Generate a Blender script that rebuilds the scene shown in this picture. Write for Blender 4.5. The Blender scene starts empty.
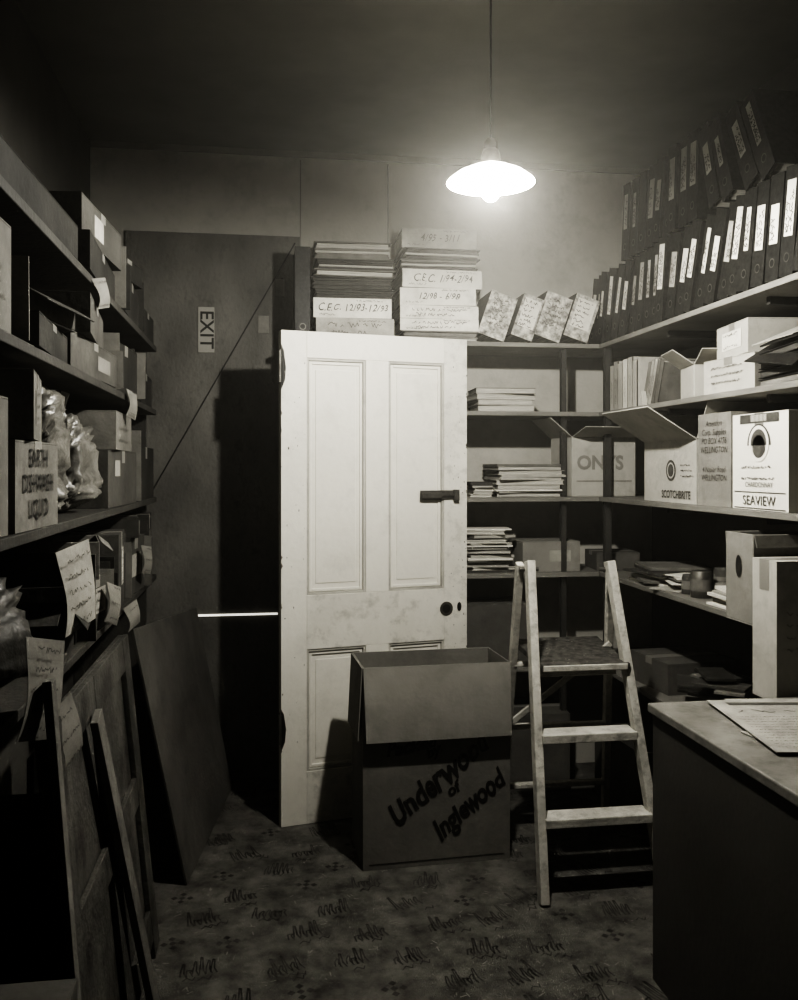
import bpy, math, random
from mathutils import Vector, Matrix, noise
random.seed(7)
R = math.radians
# ------------------------------------------------------------------ materials
MATS = {}
def mat(name, v, rough=0.8, var=0.25, scale=6.0, bump=0.15, metal=0.0, fine=60.0, tint=(1,.972,.875), grime=0.0, stretch=(1,1,1), spec=0.3, gs=2.3):
    if name in MATS: return MATS[name]
    m = bpy.data.materials.new(name); m.use_nodes = True
    nt = m.node_tree; N = nt.nodes; L = nt.links
    b = N['Principled BSDF']
    tc = N.new('ShaderNodeTexCoord'); mp = N.new('ShaderNodeMapping')
    mp.inputs['Scale'].default_value = stretch
    L.new(tc.outputs['Object'], mp.inputs['Vector'])
    n1 = N.new('ShaderNodeTexNoise'); n1.inputs['Scale'].default_value = scale; n1.inputs['Detail'].default_value = 6
    n1.inputs['Roughness'].default_value = .62
    L.new(mp.outputs['Vector'], n1.inputs['Vector'])
    cr = N.new('ShaderNodeValToRGB')
    lo = v*(1-var); hi = min(1, v*(1+var))
    cr.color_ramp.elements[0].position = .32; cr.color_ramp.elements[1].position = .68
    cr.color_ramp.elements[0].color = (lo*tint[0], lo*tint[1], lo*tint[2], 1)
    cr.color_ramp.elements[1].color = (hi*tint[0], hi*tint[1], hi*tint[2], 1)
    L.new(n1.outputs['Fac'], cr.inputs['Fac'])
    out = cr.outputs['Color']
    n2 = N.new('ShaderNodeTexNoise'); n2.inputs['Scale'].default_value = fine; n2.inputs['Detail'].default_value = 4
    L.new(mp.outputs['Vector'], n2.inputs['Vector'])
    if grime > 0:
        n3 = N.new('ShaderNodeTexNoise'); n3.inputs['Scale'].default_value = scale*gs; n3.inputs['Detail'].default_value = 10
        n3.inputs['Roughness'].default_value = .75
        L.new(mp.outputs['Vector'], n3.inputs['Vector'])
        r3 = N.new('ShaderNodeValToRGB'); r3.color_ramp.elements[0].position = .50; r3.color_ramp.elements[1].position = .70
        r3.color_ramp.elements[0].color = (1,1,1,1); k = 1-grime; r3.color_ramp.elements[1].color = (k,k,k,1)
        L.new(n3.outputs['Fac'], r3.inputs['Fac'])
        mx = N.new('ShaderNodeMix'); mx.data_type = 'RGBA'; mx.blend_type = 'MULTIPLY'; mx.inputs['Factor'].default_value = 1
        L.new(out, mx.inputs['A']); L.new(r3.outputs['Color'], mx.inputs['B']); out = mx.outputs['Result']
    L.new(out, b.inputs['Base Color'])
    b.inputs['Roughness'].default_value = rough; b.inputs['Metallic'].default_value = metal
    b.inputs['Specular IOR Level'].default_value = spec
    if bump > 0:
        bp = N.new('ShaderNodeBump'); bp.inputs['Strength'].default_value = bump; bp.inputs['Distance'].default_value = .01
        L.new(n2.outputs['Fac'], bp.inputs['Height']); L.new(bp.outputs['Normal'], b.inputs['Normal'])
    MATS[name] = m
    return m
def emis(name, v, s):
    m = bpy.data.materials.new(name); m.use_nodes = True
    b = m.node_tree.nodes['Principled BSDF']
    b.inputs['Base Color'].default_value = (v, v*.98, v*.9, 1)
    b.inputs['Emission Color'].default_value = (1, .97, .87, 1); b.inputs['Emission Strength'].default_value = s
    return m
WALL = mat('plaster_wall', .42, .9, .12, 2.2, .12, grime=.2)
WALLS = mat('side_wall_plaster_dimmed', .09, .9, .2, 2.2, .12)  # back wall plaster darkened in colour to lower the ambient light
WALLF = mat('front_wall_low_fill', .04, .9, .2, 2.2, .12)  # unseen wall behind the camera, coloured dark to cut fill light
SEAM = mat('wall_seam_batten', .24, .9, .2, 2.2, .12)
CEIL = mat('ceiling_paint', .17, .95, .15, 1.5, .08)
PANELD = mat('stained_plywood_board', .135, .75, .45, 2.6, .3, grime=.5, stretch=(1.3,1,.8), gs=4)
SHELF = mat('shelf_timber', .18, .7, .25, 3, .2, stretch=(1,1,8))
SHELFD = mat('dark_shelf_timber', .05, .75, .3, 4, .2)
POST = mat('shelf_post_dark', .04, .8, .2, 4, .2)
DOORW = mat('aged_cream_paint', .70, .5, .07, 1.8, .12, grime=.16, fine=25, gs=4)
DOORG = mat('handled_cream_paint', .64, .55, .10, 3, .15, grime=.34, fine=25, gs=6)
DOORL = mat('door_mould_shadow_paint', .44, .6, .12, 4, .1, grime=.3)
GRIMEM = mat('hand_grime', .36, .6, .4, 30, .1)
BLK = mat('ink_black', .012, .6, .1, 5, 0)
INK = mat('faded_ink', .07, .8, .3, 30, 0)
METAL = mat('tarnished_metal', .12, .45, .3, 20, .1, metal=.7)
PAPER = mat('paper_white', .64, .85, .12, 5, .05, grime=.22)
PAPER2 = mat('paper_aged', .34, .85, .25, 9, .08, grime=.25)
LPAP = mat('paper_dimmed', .20, .85, .25, 9, .08, grime=.3)  # left shelf paper, dim light put into the tone
PAGES = mat('page_edges', .42, .9, .35, 30, .5, stretch=(.3,.3,14), fine=30)
COVER = mat('cover_dark_cloth', .05, .8, .3, 8, .2)
COVG = mat('cover_grey_cloth', .15, .8, .3, 8, .2)
SPECK = mat('speckled_spine', .36, .8, .7, 45, .1)
CARD = mat('cardboard_brown', .24, .85, .18, 4, .12, grime=.25)
CARDD = mat('cardboard_dark', .10, .85, .2, 4, .12, grime=.25)
CARDL = mat('cardboard_light', .42, .85, .15, 4, .12, grime=.25)
CARDW = mat('carton_white', .76, .75, .07, 4, .05)
LC = mat('cardboard_dimmed', .075, .85, .35, 5, .15, grime=.45)  # left shelf cardboards: weaker light there darkened into the colour, plus grime
LCD = mat('cardboard_dimmed_dark', .030, .85, .4, 5, .15, grime=.45)
LCL = mat('cardboard_dimmed_light', .165, .85, .3, 5, .15, grime=.45)
CARDU = mat('cardboard_big_carton', .16, .85, .22, 2.6, .12, grime=.25)
CARDUF = mat('cardboard_big_carton_flap', .20, .85, .2, 3, .1, grime=.2)
TAPE = mat('packing_tape', .22, .35, .1, 4, 0)
BIND = mat('binder_black_mottle', .016, .5, .6, 70, .1)
WOOD = mat('ladder_pine', .50, .7, .25, 8, .25, grime=.5, gs=3)
PLAT = mat('ladder_platform_dark', .06, .7, .9, 40, .3)
PLANK = mat('rough_plank', .065, .85, .6, 6, .5, grime=.5)
PLANKL = mat('plank_edge_pale', .15, .85, .4, 5, .3, grime=.45)
HARD = mat('hardboard_sheet', .095, .8, .35, 3, .2, grime=.35)
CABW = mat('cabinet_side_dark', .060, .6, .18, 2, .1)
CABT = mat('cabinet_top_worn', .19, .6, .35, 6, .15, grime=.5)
BAG = mat('dark_bag', .03, .5, .4, 8, .3)
PLASTIC = mat('crumpled_plastic', .13, .35, .5, 14, .3, spec=.45)
CORD = mat('flex_cord', .03, .7, .1, 5, 0)
CARPET = mat('carpet_ground', .100, .95, .55, 9, .6, fine=220, grime=.5)
MOTIF = mat('carpet_motif_dark', .036, .95, .7, 25, .2)
MOTIFL = mat('carpet_motif_pale', .18, .95, .4, 40, .2)
CONC = mat('subfloor', .1, .9, .2, 3, .2)
SIGN = mat('exit_sign_plate', .30, .6, .1, 12, 0)
ENAM = mat('opal_shade', .85, .35, .03, 5, 0)
nt=ENAM.node_tree; tr=nt.nodes.new('ShaderNodeBsdfTranslucent'); tr.inputs['Color'].default_value=(1,.97,.88,1)
mx=nt.nodes.new('ShaderNodeMixShader'); mx.inputs[0].default_value=.06
nt.links.new(nt.nodes['Principled BSDF'].outputs[0],mx.inputs[1]); nt.links.new(tr.outputs[0],mx.inputs[2])
nt.links.new(mx.outputs[0],nt.nodes['Material Output'].inputs['Surface'])

# ------------------------------------------------------------------ mesh builder
def MF(o, x, y):
    x = Vector(x).normalized(); y = Vector(y).normalized(); z = x.cross(y)
    return Matrix(((x.x,y.x,z.x,o[0]),(x.y,y.y,z.y,o[1]),(x.z,y.z,z.z,o[2]),(0,0,0,1)))
def TR(x=0,y=0,z=0,rz=0,rx=0,ry=0):
    return Matrix.Translation((x,y,z)) @ Matrix.Rotation(R(rz),4,'Z') @ Matrix.Rotation(R(ry),4,'Y') @ Matrix.Rotation(R(rx),4,'X')
class MB:
    def __init__(s): s.v=[]; s.f=[]; s.mi=[]; s.ms=[]; s.sm=[]
    def m(s, mt):
        if mt not in s.ms: s.ms.append(mt)
        return s.ms.index(mt)
    def add(s, vs, fs, mt, M=None, smooth=False):
        b = len(s.v); k = s.m(mt)
        for p in vs:
            p = Vector(p); s.v.append(M @ p if M else p)
        for f in fs: s.f.append([b+i for i in f]); s.mi.append(k); s.sm.append(smooth)
    def box(s, x0,x1,y0,y1,z0,z1, mt, M=None):
        vs=[(x0,y0,z0),(x1,y0,z0),(x1,y1,z0),(x0,y1,z0),(x0,y0,z1),(x1,y0,z1),(x1,y1,z1),(x0,y1,z1)]
        s.add(vs,[(0,3,2,1),(4,5,6,7),(0,1,5,4),(1,2,6,5),(2,3,7,6),(3,0,4,7)],mt,M)
    def slab(s, p, t, mt, M=None):
        p=[Vector(q) for q in p]; n=(p[1]-p[0]).cross(p[3]-p[0]).normalized()*t
        vs=p+[q+n for q in p]
        s.add(vs,[(0,3,2,1),(4,5,6,7),(0,1,5,4),(1,2,6,5),(2,3,7,6),(3,0,4,7)],mt,M)
    def beam(s, a, b, w, d, mt, hint=(0,1,0)):
        a=Vector(a); b=Vector(b); z=(b-a).normalized(); x=Vector(hint).cross(z).normalized(); y=z.cross(x)
        M=Matrix(((x.x,y.x,z.x,a.x),(x.y,y.y,z.y,a.y),(x.z,y.z,z.z,a.z),(0,0,0,1)))
        s.box(-w/2,w/2,-d/2,d/2,0,(b-a).length,mt,M)
    def lathe(s, prof, mt, M=None, n=32, caps=False):
        vs=[];fs=[]
        for r,z in prof:
            for i in range(n):
                a=2*math.pi*i/n; vs.append((r*math.cos(a),r*math.sin(a),z))
        for j in range(len(prof)-1):
            for i in range(n):
                k=(i+1)%n; fs.append((j*n+i,j*n+k,(j+1)*n+k,(j+1)*n+i))
        s.add(vs,fs,mt,M,True)
        if caps:
            s.add(vs[:n],[tuple(reversed(range(n)))],mt,M); s.add(vs[-n:],[tuple(range(n))],mt,M)
    def disc(s, r, mt, M, n=20, r0=0):
        if r0:
            vs=[(q*math.cos(2*math.pi*i/n),q*math.sin(2*math.pi*i/n),0) for q in (r,r0) for i in range(n)]
            s.add(vs,[(i,(i+1)%n,n+(i+1)%n,n+i) for i in range(n)],mt,M)
        else:
            s.add([(r*math.cos(2*math.pi*i/n),r*math.sin(2*math.pi*i/n),0) for i in range(n)],[tuple(range(n))],mt,M)
    def rect(s, x0,x1,y0,y1, mt, M, z=0):
        s.add([(x0,y0,z),(x1,y0,z),(x1,y1,z),(x0,y1,z)],[(0,1,2,3)],mt,M)
    def ribbon(s, pts, w, mt, M):
        for a,b in zip(pts[:-1],pts[1:]):
            a=Vector((a[0],a[1],0)); b=Vector((b[0],b[1],0)); d=b-a
            if d.length<1e-6: continue
            n=Vector((-d.y,d.x,0)).normalized()*w/2; e=d.normalized()*w*.3
            s.add([a-n-e,b-n+e,b+n+e,a+n-e],[(0,1,2,3)],mt,M)
    def scrib(s, x0,x1,y,h, mt, M, w=.0016):
        x=x0; pts=[]
        while x<x1:
            if random.random()<.16 and len(pts)>2:
                s.ribbon(pts,w,mt,M); pts=[]; x+=h*.5
            pts.append((x, y+random.uniform(-.5,.5)*h)); x+=h*random.uniform(.15,.4)
        if len(pts)>1: s.ribbon(pts,w,mt,M)
    def text(s, txt, size, mt, M, shear=0.0, bold=0.0, sp=1.0, jit=0.0, sx=1.0):
        c=bpy.data.curves.new('t','FONT'); c.body=txt; c.size=size; c.align_x='CENTER'; c.align_y='CENTER'
        c.shear=shear; c.offset=bold; c.resolution_u=3; c.space_character=sp
        o=bpy.data.objects.new('t',c); bpy.context.collection.objects.link(o)
        me=bpy.data.meshes.new_from_object(o.evaluated_get(bpy.context.evaluated_depsgraph_get()))
        sd=random.uniform(0,50); vs=[]
        for v in me.vertices:
            p=v.co.copy()
            if jit:
                q=Vector((p.x/size*1.1+sd,p.y/size*1.3,0)); n=noise.noise_vector(q)
                p.x+=n.x*size*jit; p.y+=n.y*size*jit*1.3
            p.x*=sx; vs.append(p)
        s.add(vs,[tuple(p.vertices) for p in me.polygons],mt,M)
        bpy.data.objects.remove(o); bpy.data.curves.remove(c); bpy.data.meshes.remove(me)
    def finish(s, name, bevel=0.0, seg=2):
        xs=[v.x for v in s.v]; ys=[v.y for v in s.v]; zs=[v.z for v in s.v]
        o=Vector(((min(xs)+max(xs))/2,(min(ys)+max(ys))/2,min(zs)))
        me=bpy.data.meshes.new(name); me.from_pydata([v-o for v in s.v],[],s.f)
        for m_ in s.ms: me.materials.append(m_)
        for i,p in enumerate(me.polygons): p.material_index=s.mi[i]; p.use_smooth=s.sm[i]
        me.update()
        ob=bpy.data.objects.new(name,me); ob.location=o; bpy.context.collection.objects.link(ob)
        if bevel>0:
            b=ob.modifiers.new('bevel','BEVEL'); b.width=bevel; b.segments=seg; b.limit_method='ANGLE'; b.angle_limit=R(50)
        return ob

# ------------------------------------------------------------------ room
XL,XR,YB,YF,H=-.774,1.887,4.20,-1.3,2.90
b=MB(); b.box(XL-.1,XR+.1,YF-.1,YB+.1,-.15,-.005,CONC); b.finish('floor')
b=MB(); b.box(XL-.1,XR+.1,YF-.1,YB+.1,H,H+.1,CEIL); b.finish('ceiling')
b=MB(); b.box(XL-.1,XR+.1,YB,YB+.1,-.005,H,WALL); b.finish('wall_back')
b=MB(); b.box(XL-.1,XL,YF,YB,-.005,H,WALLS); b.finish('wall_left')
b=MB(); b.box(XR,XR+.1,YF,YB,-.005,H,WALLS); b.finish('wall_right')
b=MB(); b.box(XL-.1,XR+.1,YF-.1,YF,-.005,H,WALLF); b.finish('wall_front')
b=MB()
for X in (.165,.575): b.box(X-.003,X+.003,YB-.004,YB-.0005,1.9,H-.04,SEAM)
b.box(XL+.001,XR-.001,YB-.012,YB-.0005,H-.03,H-.001,SEAM); b.finish('trim_1',.001)

b=MB(); b.box(XL+.012,XR-.012,YF+.012,YB-.012,-.005,0,CARPET)
row=0; y=.6
while y<4.1:
    x=-.70+(.12 if row%2 else 0)
    while x<1.78:
        cx=x+random.uniform(-.03,.03); cy=y+random.uniform(-.025,.025)
        if random.random()<.76:
            M=TR(cx,cy,.0009,rz=random.uniform(0,30)); q=-.05
            while q<.045:
                hgt=random.choice((.03,.04,.065,.085)); s0=random.uniform(-.008,.008)
                pts=[(q,-.03+s0),(q+.005,.0),(q+.016,-.03+s0+hgt),(q+.020,-.033+s0+hgt),(q+.013,-.01),(q+.017,-.034)]
                b.ribbon(pts,random.uniform(.003,.0055),MOTIF,M); q+=random.uniform(.013,.022)
            for q in range(random.randint(1,3)):
                u=random.uniform(-.05,.04); v=random.uniform(-.075,-.045)
                b.ribbon([(u,v),(u+.014,v+.012),(u+.028,v-.004),(u+.036,v+.010)],.0035,MOTIF,M)
        elif random.random()<.85:
            M=TR(cx,cy,.0009,rz=random.uniform(-10,10))
            for dx,dy in ((0,.026),(.026,0),(0,-.026),(-.026,0),(0,0)):
                b.add([(dx-.012,dy,0),(dx,dy-.012,0),(dx+.012,dy,0),(dx,dy+.012,0)],[(0,1,2,3)],MOTIF,M)
        M2=TR(cx+random.uniform(.07,.09),cy+random.uniform(.04,.08),.0006,rz=random.uniform(0,90))
        for k in range(3):
            u=random.uniform(-.02,.02); v=random.uniform(-.02,.02)
            b.ribbon([(u,v),(u+random.uniform(-.02,.02),v+random.uniform(-.02,.02))],.0035,MOTIFL,M2)
        x+=.205
    y+=.155; row+=1
b.finish('patterned_carpet')

b=MB(); b.box(-.62,.163,4.185,4.1995,.001,2.50,PANELD)
b.beam((.14,4.183,2.47),(-.50,4.183,1.33),.006,.004,BLK)
for z in (2.3,1.9,1.6): b.disc(.006,BLK,MF((.08,4.184,z),(1,0,0),(0,0,1)))
b.box(-.03,.02,4.180,4.185,2.05,2.13,COVG); b.box(.05,.09,4.180,4.185,2.22,2.30,COVG)
b.finish('door_1',.002)
b=MB(); M=MF((-.262,4.18,2.06),(1,0,0),(0,0,1))
b.box(-.036,.036,-.103,.103,-.004,0.0,SIGN,M)
b.text('EXIT',.085,BLK,M@Matrix.Translation((0,0,.0012))@Matrix.Rotation(R(-90),4,'Z'),bold=.001)
b.finish('exit_sign')
b=MB(); b.box(-.31,.06,4.176,4.184,.756,.764,emis('glow_through_gap',.8,1.0)); b.finish('light_gap_strip')  # emissive strip standing in for light leaking through a gap

# ------------------------------------------------------------------ shelving
S=[1.985,1.681,1.301,.965,.55]
b=MB()
for i,z in enumerate(S):
    y0 = .9 if i<3 else 2.44
    b.box(1.485,XR-.001,y0,YB-.001,z-.02,z,SHELF)
    b.box(.12,1.483,3.85,YB-.001,z-.02,z,SHELF)
for X in (.14,1.33): b.box(X-.012,X+.012,3.885,3.915,0,1.965,POST)
for Y in (3.84,2.455): b.box(1.50,1.53,Y-.015,Y+.015,0,.94 if Y<3 else 1.965,POST)
b.box(1.50,1.53,.92,.95,0,1.965,POST)
for z in S[:3]:
    for Y in (3.3,2.6,1.8): b.box(1.55,XR-.001,Y-.01,Y+.01,z-.045,z-.02,POST)
b.finish('shelving_unit',.002)
SLz=[1.94,1.675,1.31,.985]
b=MB()
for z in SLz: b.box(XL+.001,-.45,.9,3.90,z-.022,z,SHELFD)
for Y in (.93,2.3,3.86): b.box(XL+.001,XL+.04,Y-.02,Y+.02,0,2.0,POST)
b.box(XL+.02,-.49,3.87,3.895,0,1.95,POST)
b.finish('shelving_unit',.002)

# ------------------------------------------------------------------ loose panelled door
ang=math.degrees(math.atan2(.168,.794))
M=TR(.065,3.608,.001,rz=ang)
b=MB(); W=.812; Hd=1.98
def pb(x0,x1,z0,z1,y0=0,y1=.04,mt=DOORW): b.box(x0,x1,y0,y1,z0,z1,mt,M)
pb(0,.105,0,Hd); pb(.705,W,0,Hd,mt=DOORG)
pb(.105,.705,1.873,Hd); pb(.105,.705,.70,.918,mt=DOORG); pb(.105,.705,0,.21,mt=DOORG)
pb(.355,.455,.918,1.873); pb(.355,.455,.21,.70)
for (x0,x1) in ((.105,.355),(.455,.705)):
    for (z0,z1) in ((.918,1.873),(.21,.70)):
        pb(x0,x1,z0,z1,.016,.028)
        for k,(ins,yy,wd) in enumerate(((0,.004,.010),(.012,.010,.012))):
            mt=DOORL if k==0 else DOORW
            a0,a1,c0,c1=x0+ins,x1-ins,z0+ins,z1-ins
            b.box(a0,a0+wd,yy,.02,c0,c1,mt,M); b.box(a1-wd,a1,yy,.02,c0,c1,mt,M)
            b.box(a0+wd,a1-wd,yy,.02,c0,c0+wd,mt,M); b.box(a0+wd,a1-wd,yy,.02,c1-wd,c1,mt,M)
        b.box(x0+.04,x1-.04,.0135,.02,z0+.045,z1-.045,DOORW,M)
b.box(.595,.775,-.004,0,1.295,1.335,METAL,M); b.box(.60,.69,-.018,-.004,1.303,1.325,METAL,M)
b.box(.745,.768,-.022,-.004,1.292,1.338,METAL,M); b.box(.69,.75,-.014,-.006,1.31,1.32,METAL,M)
MFr=M@MF((.715,-.002,.832),(1,0,0),(0,0,1)); b.disc(.030,METAL,MFr,24,.018); b.disc(.019,BLK,MFr)
MFr=M@MF((.775,-.002,.838),(1,0,0),(0,0,1)); b.disc(.010,BLK,MFr@Matrix.Diagonal((1,1.9,1,1)))
for z0,z1 in ((1.77,1.90),(.33,.45)):
    b.box(-.003,0,.002,.036,z0,z1,METAL,M)
    b.lathe([(.007,z0),(.007,z1)],METAL,M@Matrix.Translation((-.006,-.004,0)),12,True)
    b.add([(0,-.001,z0-.03),(.016,-.001,z0+.01),(.02,-.001,z0+.06),(.011,-.001,z1),(0,-.001,z1+.02)],[(0,1,2,3,4)],BLK,M)
for k in range(90):
    u=random.choice((random.uniform(.005,.1),random.uniform(.71,.805),random.uniform(.73,.805))); z=random.uniform(.3,1.9)
    b.disc(random.uniform(.0008,.0028),random.choice((INK,GRIMEM)),M@MF((u,-.0012,z),(1,0,0),(0,0,1))@Matrix.Diagonal((1,random.uniform(.6,2.5),1,1)),8)
for k in range(26):
    z=random.uniform(.05,1.95); e=random.choice((0,W)); s_=1 if e==0 else -1; h=random.uniform(.006,.03); w_=random.uniform(.002,.008)
    b.add([(e,-.0012,z),(e,-.0012,z+h),(e+s_*w_,-.0012,z+h*.5)],[(0,1,2)],INK,M)
b.finish('panelled_door',.003)

# ------------------------------------------------------------------ cartons
def carton(name, c, size, rz=0, mt=CARD, flaps=None, fl=None, tape=True, texts=(), rx=0, ry=0, fmt=None, extra=None):
    w,d,h=size; M=TR(c[0],c[1],c[2],rz=rz,rx=rx,ry=ry); b=MB(); t=.004
    if flaps is None:
        b.box(-w/2,w/2,-d/2,d/2,0,h-.004,mt,M)
        b.box(-w/2,w/2,-d/2,-.0015,h-.0035,h,mt,M); b.box(-w/2,w/2,.0015,d/2,h-.0035,h,mt,M)
        if tape:
            b.box(-w/2-.0006,w/2+.0006,-.025,.025,h,h+.0008,TAPE,M)
            for sx in (-1,1): b.box(min(sx*w/2,sx*(w/2+.0008)),max(sx*w/2,sx*(w/2+.0008)),-.025,.025,h*.78,h+.0004,TAPE,M)
    else:
        b.box(-w/2,w/2,-d/2,d/2,0,t,mt,M)
        b.box(-w/2,w/2,-d/2,-d/2+t,t,h,mt,M); b.box(-w/2,w/2,d/2-t,d/2,t,h,mt,M)
        b.box(-w/2,-w/2+t,-d/2+t,d/2-t,t,h,mt,M); b.box(w/2-t,w/2,-d/2+t,d/2-t,t,h,mt,M)
        fm=fmt or mt
        E={'f':((-w/2,-d/2),(w/2,-d/2),(0,-1)),'b':((w/2,d/2),(-w/2,d/2),(0,1)),'l':((-w/2,d/2),(-w/2,-d/2),(-1,0)),'r':((w/2,-d/2),(w/2,d/2),(1,0))}
        for k,a in flaps.items():
            p0,p1,o=E[k]; L=fl or min(w,d)/2; a=R(a)
            q=Vector((o[0]*math.cos(a)*L,o[1]*math.cos(a)*L,math.sin(a)*L))
            off=Vector((o[0]*.005,o[1]*.005,0)) if a<0 else Vector((0,0,0))
            A=Vector((p0[0],p0[1],h))+off; B=Vector((p1[0],p1[1],h))+off
            sh=(B-A).normalized()*.006
            b.slab([A,B,B+q-sh,A+q+sh],.004,fm,M)
    fr={'f':((0,-d/2-.0015,0),(1,0,0)),'l':((-w/2-.0015,0,0),(0,-1,0)),'r':((w/2+.0015,0,0),(0,1,0))}
    for T in texts:
        fc,s_,size_,u,v,rot,m_=T[:7]
        o,xd=fr[fc]; F=M@MF(o,xd,(0,0,1))@Matrix.Translation((u,v,0))@Matrix.Rotation(R(rot),4,'Z')
        if s_=='#label': b.rect(-size_[0]/2,size_[0]/2,-size_[1]/2,size_[1]/2,m_,F)
        elif s_=='#disc': b.disc(size_,m_,F@Matrix.Translation((0,0,.0004)))
        elif s_=='#ring': b.disc(size_,m_,F@Matrix.Translation((0,0,.0006)),28,size_*.8)
        elif s_=='#half':
            n=16; b.add([(size_*math.cos(math.pi*i/n),size_*math.sin(math.pi*i/n),.0004) for i in range(n+1)],[tuple(range(n+1))],m_,F)
        elif s_=='#scrib':
            for k in range(size_[2]): b.scrib(-size_[0]/2,size_[0]/2*random.uniform(.5,1),size_[1]/2-size_[1]*k/max(1,size_[2]-1),size_[1]/size_[2]*.5,m_,F@Matrix.Translation((0,0,.0006)),.0022)
        else: b.text(s_,size_,m_,F@Matrix.Translation((0,0,.0008)),shear=T[7] if len(T)>7 else 0,bold=T[8] if len(T)>8 else 0,jit=T[9] if len(T)>9 else 0,sx=T[10] if len(T)>10 else 1)
    if extra: extra(b,M)
    return b.finish(name,.0015,1)

carton('open_cardboard_carton',(.612,3.325,.001),(.545,.27,.72),rz=2.5,mt=CARDU,flaps={'f':-82,'l':-87,'b':-86},fl=.26,fmt=CARDUF,
  texts=[('f','Underwood',.118,.0,.305,38,BLK,.35,.0035,.10,.76),('f','of',.055,.055,.265,38,BLK,.35,.002,.1),('f','Inglewood',.098,.115,.205,38,BLK,.35,.003,.10,.76),
         ('f','Packed',.065,-.10,.435,10,BLK,.3,.003,.1),('f','by',.055,-.02,.408,25,BLK,.35,.002,.1),
         ('f','#label',(.5,.003),0,.02,.3,LCD)])

carton('wine_carton',(1.675,2.575,1.302),(.34,.315,.30),mt=CARDW,texts=[
  ('l','SEAVIEW',.042,0,.028,0,INK,0,0,0,1.1),('l','#scrib',(.2,.035,2),0,.115,0,INK),
  ('l','#half',.066,0,.20,0,INK),('l','#ring',.056,0,.205,0,CARDW),('l','#disc',.036,0,.195,0,INK),('l','#label',(.055,.014),-.003,.205,25,CARDW),('l','#label',(.03,.008),.008,.188,-35,CARDW),
  ('l','CHARDONNAY',.022,0,.078,0,INK),('l','#label',(.29,.003),0,.055,0,INK),('l','#label',(.29,.003),0,.005,0,INK),
  ('l','#label',(.22,.028),0,.283,0,INK),('l','IIIIIIIIIIII',.03,0,.283,0,CARDW)])
carton('cardboard_box',(1.675,2.855,1.302),(.34,.225,.315),mt=CARD,texts=[
  ('l','Attention\nCorp. Supplies\nPO BOX 4776\nWELLINGTON',.030,0,.235,0,BLK,.2,-.0003,.06,.95),('l','4 Napier Road\nWELLINGTON',.028,0,.11,0,BLK,.2,-.0003,.06,.95)])
carton('open_cardboard_box',(1.68,3.20,1.302),(.35,.44,.235),mt=CARDL,flaps={'l':32,'f':60,'b':78},fl=.21,texts=[
  ('l','SCOTCHBRITE',.040,.06,.03,0,INK,0,.001,0,.9),('l','#disc',.04,.02,.12,0,INK),('l','#ring',.03,.02,.12,0,CARDL),('l','#scrib',(.1,.04,3),.15,.12,0,INK)])
carton('open_cardboard_box',(1.50,3.985,1.302),(.31,.24,.27),rz=5,mt=CARDL,flaps={'f':18,'r':25,'l':40},fl=.13,texts=[
  ('f','ONYS',.085,-.02,.15,0,CARD,0,.003),('f','#label',(.27,.006),0,.07,0,CARD)])
carton('cardboard_box',(1.66,2.78,1.682),(.30,.30,.115),rz=3,mt=CARDL,texts=[('l','#scrib',(.2,.05,3),0,.06,0,INK)])
carton('cardboard_box',(1.665,2.77,1.80),(.27,.26,.11),rz=-7,mt=CARDL,texts=[('l','#label',(.16,.06),0,.055,0,PAPER),('l','#scrib',(.13,.04,2),0,.055,0,INK)])
carton('open_cardboard_box',(1.65,3.06,1.682),(.26,.19,.12),rz=-12,mt=CARDL,flaps={'l':35,'f':30},fl=.09)
b=MB()
for k in range(4):
    M=TR(1.66,2.46-.008*k,1.6825+.03*k,rz=4*k-6,rx=-2*k if k else 0)
    b.box(-.15,.15,-.14,.14,.0,.003,BIND,M); b.box(-.145,.145,-.135,.135,.003,.020,COVER if k%2 else COVG,M); b.box(-.15,.15,-.14,.14,.020,.023,BIND,M)
b.slab([(1.50,2.56,1.80),(1.50,2.33,1.81),(1.78,2.33,1.93),(1.78,2.56,1.92)],.006,BIND)
b.slab([(1.495,2.60,1.81),(1.495,2.38,1.815),(1.72,2.44,1.89),(1.72,2.6,1.90)],.003,PAPER2)
b.slab([(1.47,2.60,1.76),(1.47,2.34,1.72),(1.62,2.36,1.83),(1.62,2.6,1.85)],.004,BIND)
b.finish('portfolio_stack',.001)
def books_row(name, X, y_start, n, tmin, tmax, h0, h1, z, lean, mts, dep=.2):
    b=MB(); Y=y_start
    for k in range(n):
        t=random.uniform(tmin,tmax); hh=random.uniform(h0,h1)
        M=Matrix.Translation((X,Y,z))@Matrix.Rotation(R(lean),4,'X')
        mt=random.choice(mts)
        b.box(0,.004,-t,0,0,hh,mt,M); b.box(0,dep,-t,-t+.002,0,hh,mt,M); b.box(0,dep,-.002,0,0,hh,mt,M)
        b.box(.004,dep-.004,-t+.002,-.002,.003,hh-.003,PAGES,M)
        if t>.02: b.scrib(.03,.03+hh*.5,-t/2,.006,INK,M@MF((-.0008,-t,0),(0,0,1),(0,1,0))@Matrix.Translation((0,t,0)),.0015)
        Y-=t/math.cos(R(lean))+.001
    return b.finish(name)
books_row('upright_books',1.52,3.82,6,.04,.055,.19,.215,1.682,0,[PAPER,PAPER2,CARDL,CARDL])
books_row('leaning_books',1.53,3.50,5,.022,.036,.17,.20,1.692,22,[COVG,PAPER2,CARD,PAPER])

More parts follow.
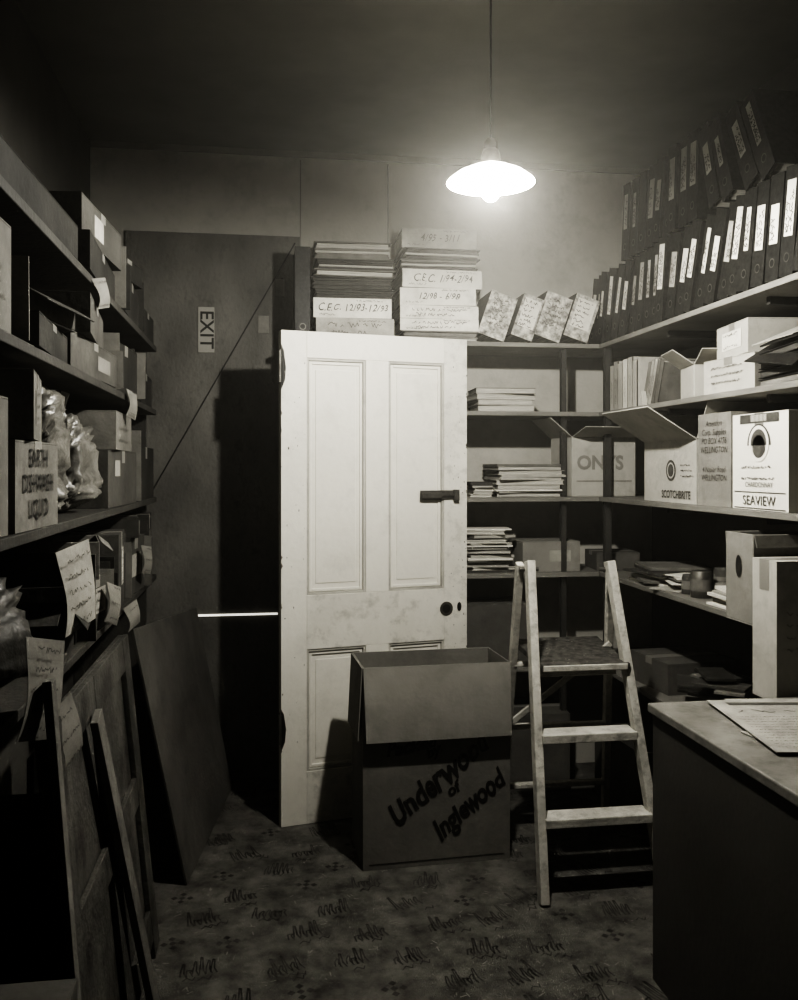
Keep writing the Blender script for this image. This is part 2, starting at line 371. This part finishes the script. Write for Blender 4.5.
def stack(name, x,y,z, w,d, n, t0,t1, mts, jit=.01, rz=6, spine=None):
    b=MB(); zz=z
    for k in range(n):
        t=random.uniform(t0,t1); M=TR(x+random.uniform(-jit,jit),y+random.uniform(-jit,jit),zz,rz=random.uniform(-rz,rz))
        mt=random.choice(mts); ww=w*random.uniform(.9,1); 
        if t>.012:
            b.box(-ww/2,ww/2,-d/2,d/2,0,.002,mt,M); b.box(-ww/2+.004,ww/2-.004,-d/2+.003,d/2-.003,.002,t-.002,PAGES,M); b.box(-ww/2,ww/2,-d/2,d/2,t-.002,t,mt,M)
        else: b.box(-ww/2,ww/2,-d/2,d/2,0,t,mt,M)
        zz+=t+.0004
    return b.finish(name)
stack('book_stack',1.07,4.0,1.682,.28,.22,4,.022,.03,[PAPER2,COVG,CARD],rz=4)
stack('paper_stack',1.175,4.01,1.302,.32,.25,10,.006,.022,[PAPER,PAPER2,COVG],rz=4)
stack('paper_stack',.95,4.0,1.302,.10,.2,5,.008,.016,[PAPER,COVER,PAPER2],rz=6)
stack('magazine_stack',.99,4.02,.966,.22,.24,17,.006,.018,[COVER,PAPER2,COVG,PAPER,COVER],jit=.02,rz=12)
carton('cardboard_box',(1.27,3.99,.966),(.27,.2,.135),rz=2,mt=CARD,texts=[('f','#label',(.10,.05),.04,.07,0,PAPER2)])
carton('cardboard_box',(1.60,4.0,.966),(.2,.2,.08),rz=-5,mt=CARDD)
stack('magazine_stack',1.63,3.45,.966,.24,.26,7,.005,.012,[PAPER,PAPER2,COVER,COVG],jit=.02,rz=20)
stack('magazine_stack',1.63,2.78,.966,.25,.22,6,.005,.012,[PAPER,PAPER2,PAPER,COVG],jit=.015,rz=10)
b=MB()
for k,(x,y,r,h) in enumerate(((1.56,3.14,.03,.07),(1.56,3.05,.04,.095),(1.60,2.96,.035,.06),(1.66,3.08,.035,.10))):
    b.lathe([(r*.98,0),(r,.004),(r,h-.012),(r*.9,h-.006),(r*.9,h),(.001,h)],(COVER,METAL,COVG,COVER)[k],TR(x,y,.966),24)
    b.lathe([(r+.0008,h*.25),(r+.0008,h*.7)],COVG,TR(x,y,.966),24)
b.finish('tins_and_jars')
b=MB()
for k in range(9):
    M=TR(1.56+random.uniform(-.03,.10),3.25+random.uniform(-.02,.02),.967+.006*k,rz=random.uniform(-30,30)); b.box(-.06,.06,-.07,.07,0,.004,random.choice([PAPER,PAPER2,COVG]),M)
b.finish('envelope_pile')
def hole(b,M):
    F=M@MF((-.182,0,.17),(0,-1,0),(0,0,1))@Matrix.Translation((.0,0,.0006)); b.disc(.028,BLK,F@Matrix.Diagonal((.6,1.2,1,1)))
carton('open_cardboard_box',(1.60,2.54,.966),(.36,.16,.27),mt=CARD,flaps={'f':-85,'b':-80},fl=.04,extra=hole)
carton('cardboard_box',(1.575,2.368,.001),(.33,.125,.775),mt=CARDD)
carton('cardboard_box',(1.58,2.368,.7785),(.36,.125,.395),rz=0,mt=CARDL,texts=[('f','#scrib',(.2,.1,4),-.05,.2,0,CARD)])
carton('cardboard_box',(1.02,4.02,.551),(.30,.26,.27),rz=3,mt=CARDD)
carton('cardboard_box',(1.68,3.45,.551),(.3,.3,.12),rz=5,mt=CARDD)
b=MB()
for k in range(14):
    M=TR(1.57+random.uniform(-.02,.12),3.02+random.uniform(-.15,.15),.552+.011*k,rz=random.uniform(-60,60))
    b.box(-.05,.05,-.09,.09,0,.010,random.choice([COVER,COVG,COVG,BIND,METAL]),M)
b.finish('videotape_pile',.001)
carton('cardboard_box',(1.65,3.6,.001),(.4,.4,.3),rz=5,mt=CARDD,flaps={'f':20},fl=.15)
carton('cardboard_box',(1.15,4.0,.001),(.4,.3,.34),rz=-3,mt=CARDD)

# ------------------------------------------------------------------ lever arch binders
def binder(b, M, th=.072, hh=.318, dp=.285, lab=True, lm=None):
    b.box(0,dp,-th/2,-th/2+.003,0,hh,BIND,M); b.box(0,dp,th/2-.003,th/2,0,hh,BIND,M); b.box(0,.003,-th/2+.003,th/2-.003,0,hh,BIND,M)
    b.box(.02,dp-.02,-th/2+.006,th/2-.008,.006,hh-.02,PAGES,M)
    F=M@MF((-.0012,0,0),(0,0,1),(0,1,0))
    if lab:
        a=random.uniform(.11,.13); e=a+random.uniform(.11,.17); w=random.choice((.013,.018,.022))
        b.rect(a,e,-w,w,lm or random.choice((PAPER,PAPER2,PAPER)),F)
        F2=F@Matrix.Translation((0,0,.0006))
        for q in (-.5,.1,.6):
            if random.random()<.85: b.scrib(a+.012,e-.012-random.uniform(0,.05),q*w,.012,BLK,F2,.0025)
    F3=F@Matrix.Translation((.055,0,0)); b.disc(.0145,METAL,F3,18,.0105); b.disc(.011,BLK,F3)
b=MB(); Y=4.06; z0=1.986
for k in range(27):
    ln=13+ (6*math.sin(k*.55) if 3<k<22 else 0)
    binder(b,Matrix.Translation((1.500+random.uniform(0,.025),Y,z0+.0105))@Matrix.Rotation(R(ln),4,'X'))
    Y-=.0765
    if Y<2.05: break
b.finish('lever_arch_binders')
b=MB(); Y=3.66; zt=z0+.0105+.318*math.cos(R(12))+.006
for k,ln in enumerate((5,5,6,9,11,11,4,3,3)):
    binder(b,Matrix.Translation((1.51+random.uniform(0,.02),Y,zt+.006))@Matrix.Rotation(R(ln),4,'X'),lm=PAPER2,lab=k not in (2,5))
    Y-=.077
for k,(ln,yy) in enumerate(((-16,2.845),(-19,2.755),(-25,2.61),(-25,2.515))):
    binder(b,Matrix.Translation((1.50,yy,zt+.010))@Matrix.Rotation(R(ln),4,'X'),th=.08 if k>1 else .072,lm=PAPER2,hh=.30)
b.finish('lever_arch_binders')
b=MB()
for k,(x,t) in enumerate(((.985,.125),(1.125,.10),(1.24,.125),(1.375,.115))):
    M=Matrix.Translation((x,3.885,1.992))@Matrix.Rotation(R(19),4,'Y')
    hh=(.20,.195,.205,.20)[k]; mt=SPECK
    b.box(-t/2,t/2,0,.003,0.02,hh+.02,mt,M); b.box(-t/2,-t/2+.003,.003,.25,.02,hh+.02,COVER,M); b.box(t/2-.003,t/2,.003,.25,.02,hh+.02,COVER,M)
    b.box(-t/2+.003,t/2-.003,.006,.24,.026,hh+.012,PAGES,M)
    F=M@MF((0,-.001,.02),(1,0,0),(0,0,1))
    if k in (1,3): b.rect(-t*.38,t*.38,hh*.25,hh*.92,PAPER,F)
    for q in range(6): b.scrib(-t*.33,t*.33*random.uniform(.4,1),hh*(.3+.11*q),.014,INK,F@Matrix.Translation((0,0,.0006)),.0026)
b.finish('leaning_file_boxes')
def volume(b, x0,x1,y0,y1,z,h, kind, txt, rz=0):
    o1=random.uniform(-.006,.006); M=TR((x0+x1)/2+o1,(y0+y1)/2+random.uniform(-.006,.006),z,rz=rz); w=(x1-x0)/2+random.uniform(-.01,.002); d=(y1-y0)/2
    mt={'w':PAPER,'g':COVG,'d':COVER,'p':PAPER2}[kind]
    if kind in 'wp':
        n=6; vs=[];
        for i in range(n+1):
            a=i/n; yy=-d-.006*math.sin(math.pi*a); vs+=[(-w,yy,a*h),(w,yy,a*h)]
        b.add(vs,[(2*i,2*i+1,2*i+3,2*i+2) for i in range(n)],mt,M,True)
        b.box(-w,w,-d,d,0,.004,COVG,M); b.box(-w,w,-d,d,h-.004,h,COVG,M)
        b.box(-w+.006,w-.006,-d+.001,d-.006,.004,h-.004,PAGES,M)
        F=M@MF((0,-d-.0075,h/2),(1,0,0),(0,0,1))
        if txt: b.text(txt,min(.044,h*.55),INK,F,shear=.35,bold=.0001,sp=1.1,jit=.16,sx=.80)
        b.scrib(-w*.85,-w*.4,-h*.34,h*.12,INK,F,.0012); b.scrib(w*.1,w*.8,h*.36,h*.10,INK,F,.0012)
        if not txt: b.scrib(-w*.7,w*.7,h*.16,h*.25,INK,F,.002); b.scrib(-w*.6,w*.4,-h*.2,h*.22,INK,F,.002)
    else:
        b.box(-w,w,-d,d,0,.005,mt,M); b.box(-w,w,-d,d,h-.005,h,mt,M)
        n=max(1,int(h/.011)); hh=(h-.010)/n
        for k in range(n):
            o=random.uniform(.002,.016)
            b.box(-w+o,w-random.uniform(.002,.014),-d+o,d-o,.005+k*hh,.005+(k+1)*hh-.0008,random.choice((PAGES,COVG,COVG,PAPER2)) if kind=='g' else random.choice((COVG,COVER,COVER,PAGES,COVER)),M)
b=MB(); z=1.986
for h,k,t,r in ((.092,'p','',1),(.085,'w','C.E.C. 12/93-12/93',-1),(.040,'d','',3),(.050,'d','',-2),(.030,'g','',2),(.045,'d','',1),(.075,'g','',-2)):
    volume(b,.206,.562,3.875,4.165,z,h,k,t,r); z+=h+.001
b.finish('ledger_stack',.0015,1)
b=MB(); z=1.986
for h,k,t,r in ((.045,'g','',1),(.052,'w','',-1),(.058,'w','',.5),(.075,'w','12/98 - 6/98',-2),(.080,'w','C.E.C. 1/94-2/94',2),(.045,'d','',-2),(.045,'d','',2),(.086,'p','4/95 - 3/11',-1)):
    volume(b,.585,.938,3.875,4.165,z,h,k,t,r); z+=h+.001
b.finish('ledger_stack',.0015,1)
b=MB(); binder(b,TR(.163,3.90,1.986,rz=90),th=.065,hh=.40,lab=False); b.finish('shadow_binder')  # black binder stretched taller to stand in for shadow beside the ledgers

# ------------------------------------------------------------------ step ladder
b=MB()
lt=Vector((.934,3.10,1.10)); lf=Vector((.905,2.846,.002)); rt=Vector((1.215,3.06,1.10)); rf=Vector((1.33,2.86,.002))
def lerp(a,c,z): k=(z-a.z)/(c.z-a.z); return a+(c-a)*k
b.beam(lf,lt,.030,.045,WOOD); b.beam(rf,rt,.030,.045,WOOD)
for z,t in ((.250,.030),(.512,.030)):
    a=lerp(lf,lt,z); c=lerp(rf,rt,z); b.box(a.x+.01,c.x-.01,a.y-.035,a.y+.055,z-.014,z+.016,WOOD)
a=lerp(lf,lt,.745); c=lerp(rf,rt,.745)
b.slab([(a.x+.015,a.y-.055,.735),(c.x+.0,a.y-.055,.735),(c.x+.03,a.y+.34,.755),(a.x+.015,a.y+.34,.755)],.022,PLAT)
b.box(a.x+.015,c.x-.01,a.y-.062,a.y-.056,.735,.757,WOOD)
b.box(a.x+.02,c.x-.02,a.y+.02,a.y+.05,.70,.735,WOOD)
for k in range(40):
    yy=random.uniform(-.04,.3); b.disc(random.uniform(.001,.004),PAPER2,TR(random.uniform(a.x+.03,c.x-.01),a.y+yy,.7585+(yy+.055)*.0506),8)
lb=Vector((.936,3.50,.002)); rb=Vector((1.37,3.50,.002)); lt2=Vector((.905,3.125,1.09)); rt2=Vector((1.235,3.10,1.09))
b.beam(lb,lt2,.026,.032,WOOD); b.beam(rb,rt2,.026,.032,WOOD)
for z in (.18,.44,.70):
    p=lerp(lb,lt2,z); q=lerp(rb,rt2,z); b.beam(p,q,.032,.018,WOOD,hint=(0,0,1))
b.beam(lerp(lb,lt2,.46)+Vector((0,-.02,0)),lerp(rb,rt2,.78)+Vector((0,-.02,0)),.022,.014,WOOD)
for p in (lt,rt): b.lathe([(.008,-.035),(.008,.035)],METAL,MF((p.x,p.y+.012,p.z-.03),(0,1,0),(0,0,1)),12,True)
b.finish('step_ladder',.003)

# ------------------------------------------------------------------ cabinet lower right
b=MB()
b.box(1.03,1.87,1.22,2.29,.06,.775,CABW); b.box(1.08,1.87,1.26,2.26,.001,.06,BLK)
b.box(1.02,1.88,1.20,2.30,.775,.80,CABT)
for k in range(3):
    z=.10+k*.22; b.box(1.09,1.45,1.205,1.22,z,z+.20,CABW); b.box(1.48,1.84,1.205,1.22,z,z+.20,CABW)
    for X in (1.27,1.66): b.box(X-.05,X+.05,1.185,1.205,z+.1,z+.115,METAL)
b.finish('cabinet',.004)
b=MB()
for k,(x,y,r,w,d) in enumerate(((1.36,1.90,12,.42,.30),(1.46,2.10,-8,.50,.30),(1.34,2.02,-8,.40,.44))):
    M=TR(x,y,.8015+k*.003,rz=r); b.box(-w/2,w/2,-d/2,d/2,0,.0022,PAPER2,M)
    F=M@Matrix.Translation((0,0,.0028))
    for q in range(12): b.scrib(-w*.45,-w*.03,-d*.42+q*d*.05,.006,INK,F,.0014); b.scrib(w*.03,w*.45,-d*.42+q*d*.035,.006,INK,F,.0014)
    b.rect(-w*.4,w*.4,d*.38,d*.44,INK,F); b.rect(w*.05,w*.40,d*.05,d*.32,CARDD,F); b.scrib(-w*.4,-.01,d*.25,.03,INK,F,.004)
b.finish('newspapers')

# ------------------------------------------------------------------ pendant lamp
LX,LY,LZ=.620,2.430,2.222
b=MB(); M=TR(LX,LY,LZ)
b.lathe([(.122,0),(.119,.006),(.095,.024),(.060,.040),(.028,.052)],ENAM,M,48)
b.lathe([(.029,.050),(.027,.075),(.022,.09),(.012,.10)],METAL,M,32)
b.lathe([(.001,.125),(.010,.122),(.018,.112),(.020,.07),(.020,.038),(.001,.038)],CORD,M,24)
b.lathe([(.0028,.12),(.0028,H-LZ-.02)],CORD,M,10)
b.lathe([(.04,H-LZ-.001),(.038,H-LZ-.015),(.015,H-LZ-.03),(.003,H-LZ-.032)],CORD,M,24)
BULB=bpy.data.materials.new('glowing_glass_bulb'); BULB.use_nodes=True; nt=BULB.node_tree
nt.nodes.remove(nt.nodes['Principled BSDF'])
tb=nt.nodes.new('ShaderNodeBsdfTransparent'); em=nt.nodes.new('ShaderNodeEmission'); em.inputs[0].default_value=(1,.97,.87,1); em.inputs[1].default_value=25
ad=nt.nodes.new('ShaderNodeAddShader'); nt.links.new(tb.outputs[0],ad.inputs[0]); nt.links.new(em.outputs[0],ad.inputs[1]); nt.links.new(ad.outputs[0],nt.nodes['Material Output'].inputs['Surface'])
b.lathe([(.001,-.052),(.012,-.049),(.022,-.039),(.029,-.024),(.030,-.010),(.025,.002),(.017,.016),(.013,.034)],BULB,M,24)
lampob=b.finish('pendant_lamp')
ld=bpy.data.lights.new('lamp_filament','POINT'); ld.energy=100; ld.shadow_soft_size=.024; ld.color=(1,.975,.9)
lo=bpy.data.objects.new('lamp_filament',ld); bpy.context.collection.objects.link(lo); lo.location=Vector((LX,LY,LZ-.013))-lampob.location; lo.parent=lampob

# faint scattering volume added to imitate film bloom around the lamp
b=MB(); HZ=bpy.data.materials.new('lamp_bloom_haze'); HZ.use_nodes=True; nt=HZ.node_tree; nt.nodes.remove(nt.nodes['Principled BSDF'])
vsn=nt.nodes.new('ShaderNodeVolumeScatter'); vsn.inputs['Density'].default_value=.018; vsn.inputs['Color'].default_value=(1,.98,.9,1); vsn.inputs['Anisotropy'].default_value=.6
nt.links.new(vsn.outputs[0],nt.nodes['Material Output'].inputs['Volume'])
b.box(XL-.05,XR+.05,YF-.05,YB+.05,-.1,H+.05,HZ); b.finish('bloom_haze_volume')

# ------------------------------------------------------------------ left shelf contents
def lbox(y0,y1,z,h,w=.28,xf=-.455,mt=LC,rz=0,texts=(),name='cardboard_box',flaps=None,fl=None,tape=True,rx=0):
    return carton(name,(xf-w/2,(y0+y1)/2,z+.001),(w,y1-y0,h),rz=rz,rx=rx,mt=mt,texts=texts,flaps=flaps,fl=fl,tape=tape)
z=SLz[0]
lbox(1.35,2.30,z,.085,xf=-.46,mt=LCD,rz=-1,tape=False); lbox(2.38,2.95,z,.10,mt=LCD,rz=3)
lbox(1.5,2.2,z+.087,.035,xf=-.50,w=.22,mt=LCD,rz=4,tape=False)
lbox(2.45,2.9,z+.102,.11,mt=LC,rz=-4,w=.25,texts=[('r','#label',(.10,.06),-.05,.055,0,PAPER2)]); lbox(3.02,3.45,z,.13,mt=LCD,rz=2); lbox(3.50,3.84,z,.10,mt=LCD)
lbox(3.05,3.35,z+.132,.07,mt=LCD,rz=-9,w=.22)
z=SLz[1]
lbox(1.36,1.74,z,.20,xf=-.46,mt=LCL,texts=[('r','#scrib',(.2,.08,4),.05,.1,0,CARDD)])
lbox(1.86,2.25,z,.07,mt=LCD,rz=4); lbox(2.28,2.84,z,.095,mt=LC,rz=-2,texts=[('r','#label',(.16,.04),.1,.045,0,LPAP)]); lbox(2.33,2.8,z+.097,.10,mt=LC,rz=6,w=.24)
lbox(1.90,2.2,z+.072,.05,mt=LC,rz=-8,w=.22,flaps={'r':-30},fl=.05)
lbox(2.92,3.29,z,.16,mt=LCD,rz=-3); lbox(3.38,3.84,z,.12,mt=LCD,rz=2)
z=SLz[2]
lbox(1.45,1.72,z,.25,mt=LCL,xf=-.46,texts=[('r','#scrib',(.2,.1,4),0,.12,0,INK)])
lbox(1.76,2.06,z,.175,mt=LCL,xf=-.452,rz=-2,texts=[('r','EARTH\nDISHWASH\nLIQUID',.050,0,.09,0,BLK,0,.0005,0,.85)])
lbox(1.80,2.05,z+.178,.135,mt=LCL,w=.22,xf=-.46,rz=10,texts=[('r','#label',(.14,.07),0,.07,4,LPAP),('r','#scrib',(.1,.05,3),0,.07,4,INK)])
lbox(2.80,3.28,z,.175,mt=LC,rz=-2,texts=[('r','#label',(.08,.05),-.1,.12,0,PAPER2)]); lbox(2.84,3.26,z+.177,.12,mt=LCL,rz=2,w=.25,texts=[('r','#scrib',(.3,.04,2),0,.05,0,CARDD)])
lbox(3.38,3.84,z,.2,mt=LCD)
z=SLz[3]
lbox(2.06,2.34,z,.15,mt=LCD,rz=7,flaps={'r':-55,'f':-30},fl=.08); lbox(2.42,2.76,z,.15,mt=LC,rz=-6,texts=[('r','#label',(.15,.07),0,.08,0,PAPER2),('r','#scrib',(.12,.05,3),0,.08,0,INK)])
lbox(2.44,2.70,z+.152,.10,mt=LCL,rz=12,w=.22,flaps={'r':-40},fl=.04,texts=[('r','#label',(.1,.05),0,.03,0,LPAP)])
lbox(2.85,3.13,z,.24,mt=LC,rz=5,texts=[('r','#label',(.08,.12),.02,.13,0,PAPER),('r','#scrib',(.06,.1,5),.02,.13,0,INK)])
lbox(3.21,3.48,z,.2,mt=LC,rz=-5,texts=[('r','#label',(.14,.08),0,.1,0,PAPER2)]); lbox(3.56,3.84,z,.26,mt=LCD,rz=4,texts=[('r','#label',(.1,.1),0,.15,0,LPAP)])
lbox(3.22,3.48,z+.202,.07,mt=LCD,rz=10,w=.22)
def clutter(name, zs, spots, n, hmax):
    b=MB()
    for y in spots:
        for k in range(n):
            yy=y+(k-(n-1)/2)*.022; M=TR(-.60,yy,zs+.003,rz=random.uniform(-3,3),rx=random.uniform(-6,6))
            hh=random.uniform(.5,1)*hmax; x1=.15+random.uniform(-.03,.03)
            b.box(-.10,x1,-.002-.002*k,.002,.0,hh,random.choice((LC,LCL,LPAP,COVG,LCD)),M)
    return b.finish(name)
clutter('loose_folders',SLz[0],(2.985,3.475),2,.2)
clutter('loose_folders',SLz[1],(1.80,2.88,3.335),2,.2)
clutter('loose_folders',SLz[2],(3.33,),3,.26)
clutter('loose_folders',SLz[3],(2.38,2.805,3.17,3.52),3,.26)
def bag(name, c, s, mt, seed, amp=.16, smooth=False):
    b=MB(); n=64; m_=44; vs=[]; fs=[]
    for j in range(m_+1):
        ph=math.pi*j/m_
        for i in range(n):
            th=2*math.pi*i/n
            p=Vector((math.sin(ph)*math.cos(th),math.sin(ph)*math.sin(th),-math.cos(ph)))
            q=Vector([math.copysign(abs(a)**.62,a) for a in p])
            k=1+amp*noise.noise(p*1.8+Vector((seed,0,0)))-amp*.8*abs(noise.noise(p*4+Vector((0,seed,0))))-amp*.5*abs(noise.noise(p*9+Vector((0,0,seed))))
            vs.append((c[0]+q.x*s[0]*k,c[1]+q.y*s[1]*k,c[2]+s[2]+q.z*s[2]*(k if q.z>0 else 1)))
    for j in range(m_):
        for i in range(n):
            k=(i+1)%n; fs.append((j*n+i,j*n+k,(j+1)*n+k,(j+1)*n+i))
    b.add(vs,fs,mt,None,True)
    t=Vector((c[0],c[1],c[2]+s[2]*1.85)); 
    for sx in (-1,1): b.slab([t+Vector((.02,sx*.01,0)),t+Vector((.03,sx*.05,.0)),t+Vector((.05,sx*.055,.07)),t+Vector((.035,sx*.02,.075))],.004,mt)
    return b.finish(name)
bag('plastic_carrier_bag',(-.595,2.22,SLz[2]+.001),(.135,.125,.155),PLASTIC,3,.35)
bag('plastic_carrier_bag',(-.59,2.56,SLz[2]+.001),(.13,.14,.14),PLASTIC,9,.35)
bag('dark_cloth_bag',(-.60,1.66,SLz[3]+.001),(.15,.28,.13),BAG,5,.35)
# papers and tags hanging over the shelf edges
def tag(y,z,w,h,ang,mt,x=-.432,n=5):
    b=MB(); F=MF((x,y,z),(.30,1,0),(0,0,1))@Matrix.Rotation(R(ang),4,'Z')
    m_=8; vs=[]
    for j in range(m_+1):
        v=-h/2+h*j/m_; c_=.010*math.sin(math.pi*j/m_*1.3)
        vs+=[(-w/2,v,c_),(w/2,v,c_*.4)]
    fs=[(2*j,2*j+1,2*j+3,2*j+2) for j in range(m_)]
    b.add(vs,fs,mt,F,True); b.add([(p[0],p[1],p[2]-.0012) for p in vs],[tuple(reversed(f)) for f in fs],mt,F,True)
    for q in range(n): b.scrib(-w*.4,w*.35*random.uniform(.5,1),h*.38-q*h*.76/max(1,n-1),h*.06,INK,F@Matrix.Translation((0,0,.0108)),.0018)
    return b.finish('hanging_paper')
tag(2.11,1.165,.14,.19,8,PAPER2,x=-.415); tag(1.72,1.03,.13,.18,-14,LPAP,x=-.40); tag(1.92,.89,.10,.13,20,LPAP,x=-.40,n=3)
tag(2.62,1.05,.08,.11,-18,LPAP,x=-.42,n=3); tag(3.0,.955,.09,.08,12,LPAP,n=2,x=-.42); tag(3.35,1.10,.08,.10,-9,LPAP,n=3,x=-.42)
tag(2.5,1.90,.07,.08,14,LPAP,n=2,x=-.43); tag(3.05,1.64,.07,.09,-12,LPAP,n=2,x=-.43)
b=MB()
def L(y,z,off=0): return (-.33-.10*z+off, y, z+.001)
b.slab([L(1.80,0),L(2.80,0),L(2.80,.93),L(1.80,.93)],-.014,PLANK)
for y0,y1 in ((1.80,1.90),(2.70,2.80),(2.25,2.34)): b.slab([L(y0,0,.0005),L(y1,0,.0005),L(y1,.93,.0005),L(y0,.93,.0005)],.016,PLANK)
for z0,z1 in ((.84,.93),(.05,.14),(.45,.53)): b.slab([L(1.9,z0,.001),L(2.7,z0,.001),L(2.7,z1,.001),L(1.9,z1,.001)],.014,PLANK)
b.finish('timber_frame_panel',.002)
b=MB(); b.beam((-.285,2.44,.004),(-.385,2.16,.86),.060,.018,PLANKL,hint=(1,0,0)); b.finish('timber_plank',.002)
b=MB(); b.beam((-.285,1.62,.004),(-.385,1.70,1.05),.035,.016,PLANKL,hint=(1,0,0)); b.finish('timber_plank',.002)
b=MB(); b.slab([(-.27,3.16,.002),(-.15,4.10,.002),(-.31,4.14,.80),(-.435,3.06,.90)],.008,HARD); b.finish('hardboard_sheet',.001)
carton('cardboard_box',(-.38,1.22,.001),(.2,.40,.66),mt=LC,rz=0)
carton('cardboard_box',(-.62,3.4,.001),(.26,.6,.5),mt=LCD,rz=0)
carton('cardboard_box',(-.63,2.3,.001),(.22,.8,.5),mt=LCD,rz=0)

# ------------------------------------------------------------------ world + camera
w=bpy.data.worlds.new('World'); bpy.context.scene.world=w; w.use_nodes=True
w.node_tree.nodes['Background'].inputs[0].default_value=(.01,.01,.01,1)
cam=bpy.data.cameras.new('camera'); co=bpy.data.objects.new('camera',cam); bpy.context.collection.objects.link(co)
co.location=(0,0,1.435); co.rotation_euler=(R(90),0,R(-8.5))
cam.sensor_fit='VERTICAL'; cam.sensor_height=36; cam.sensor_width=28.7; cam.lens=32.4; cam.shift_y=-.033; cam.clip_start=.05
bpy.context.scene.camera=co
vs=bpy.context.scene.view_settings
try:
    vs.view_transform='AgX'; vs.look='AgX - Very High Contrast'
except Exception as e: print(e)
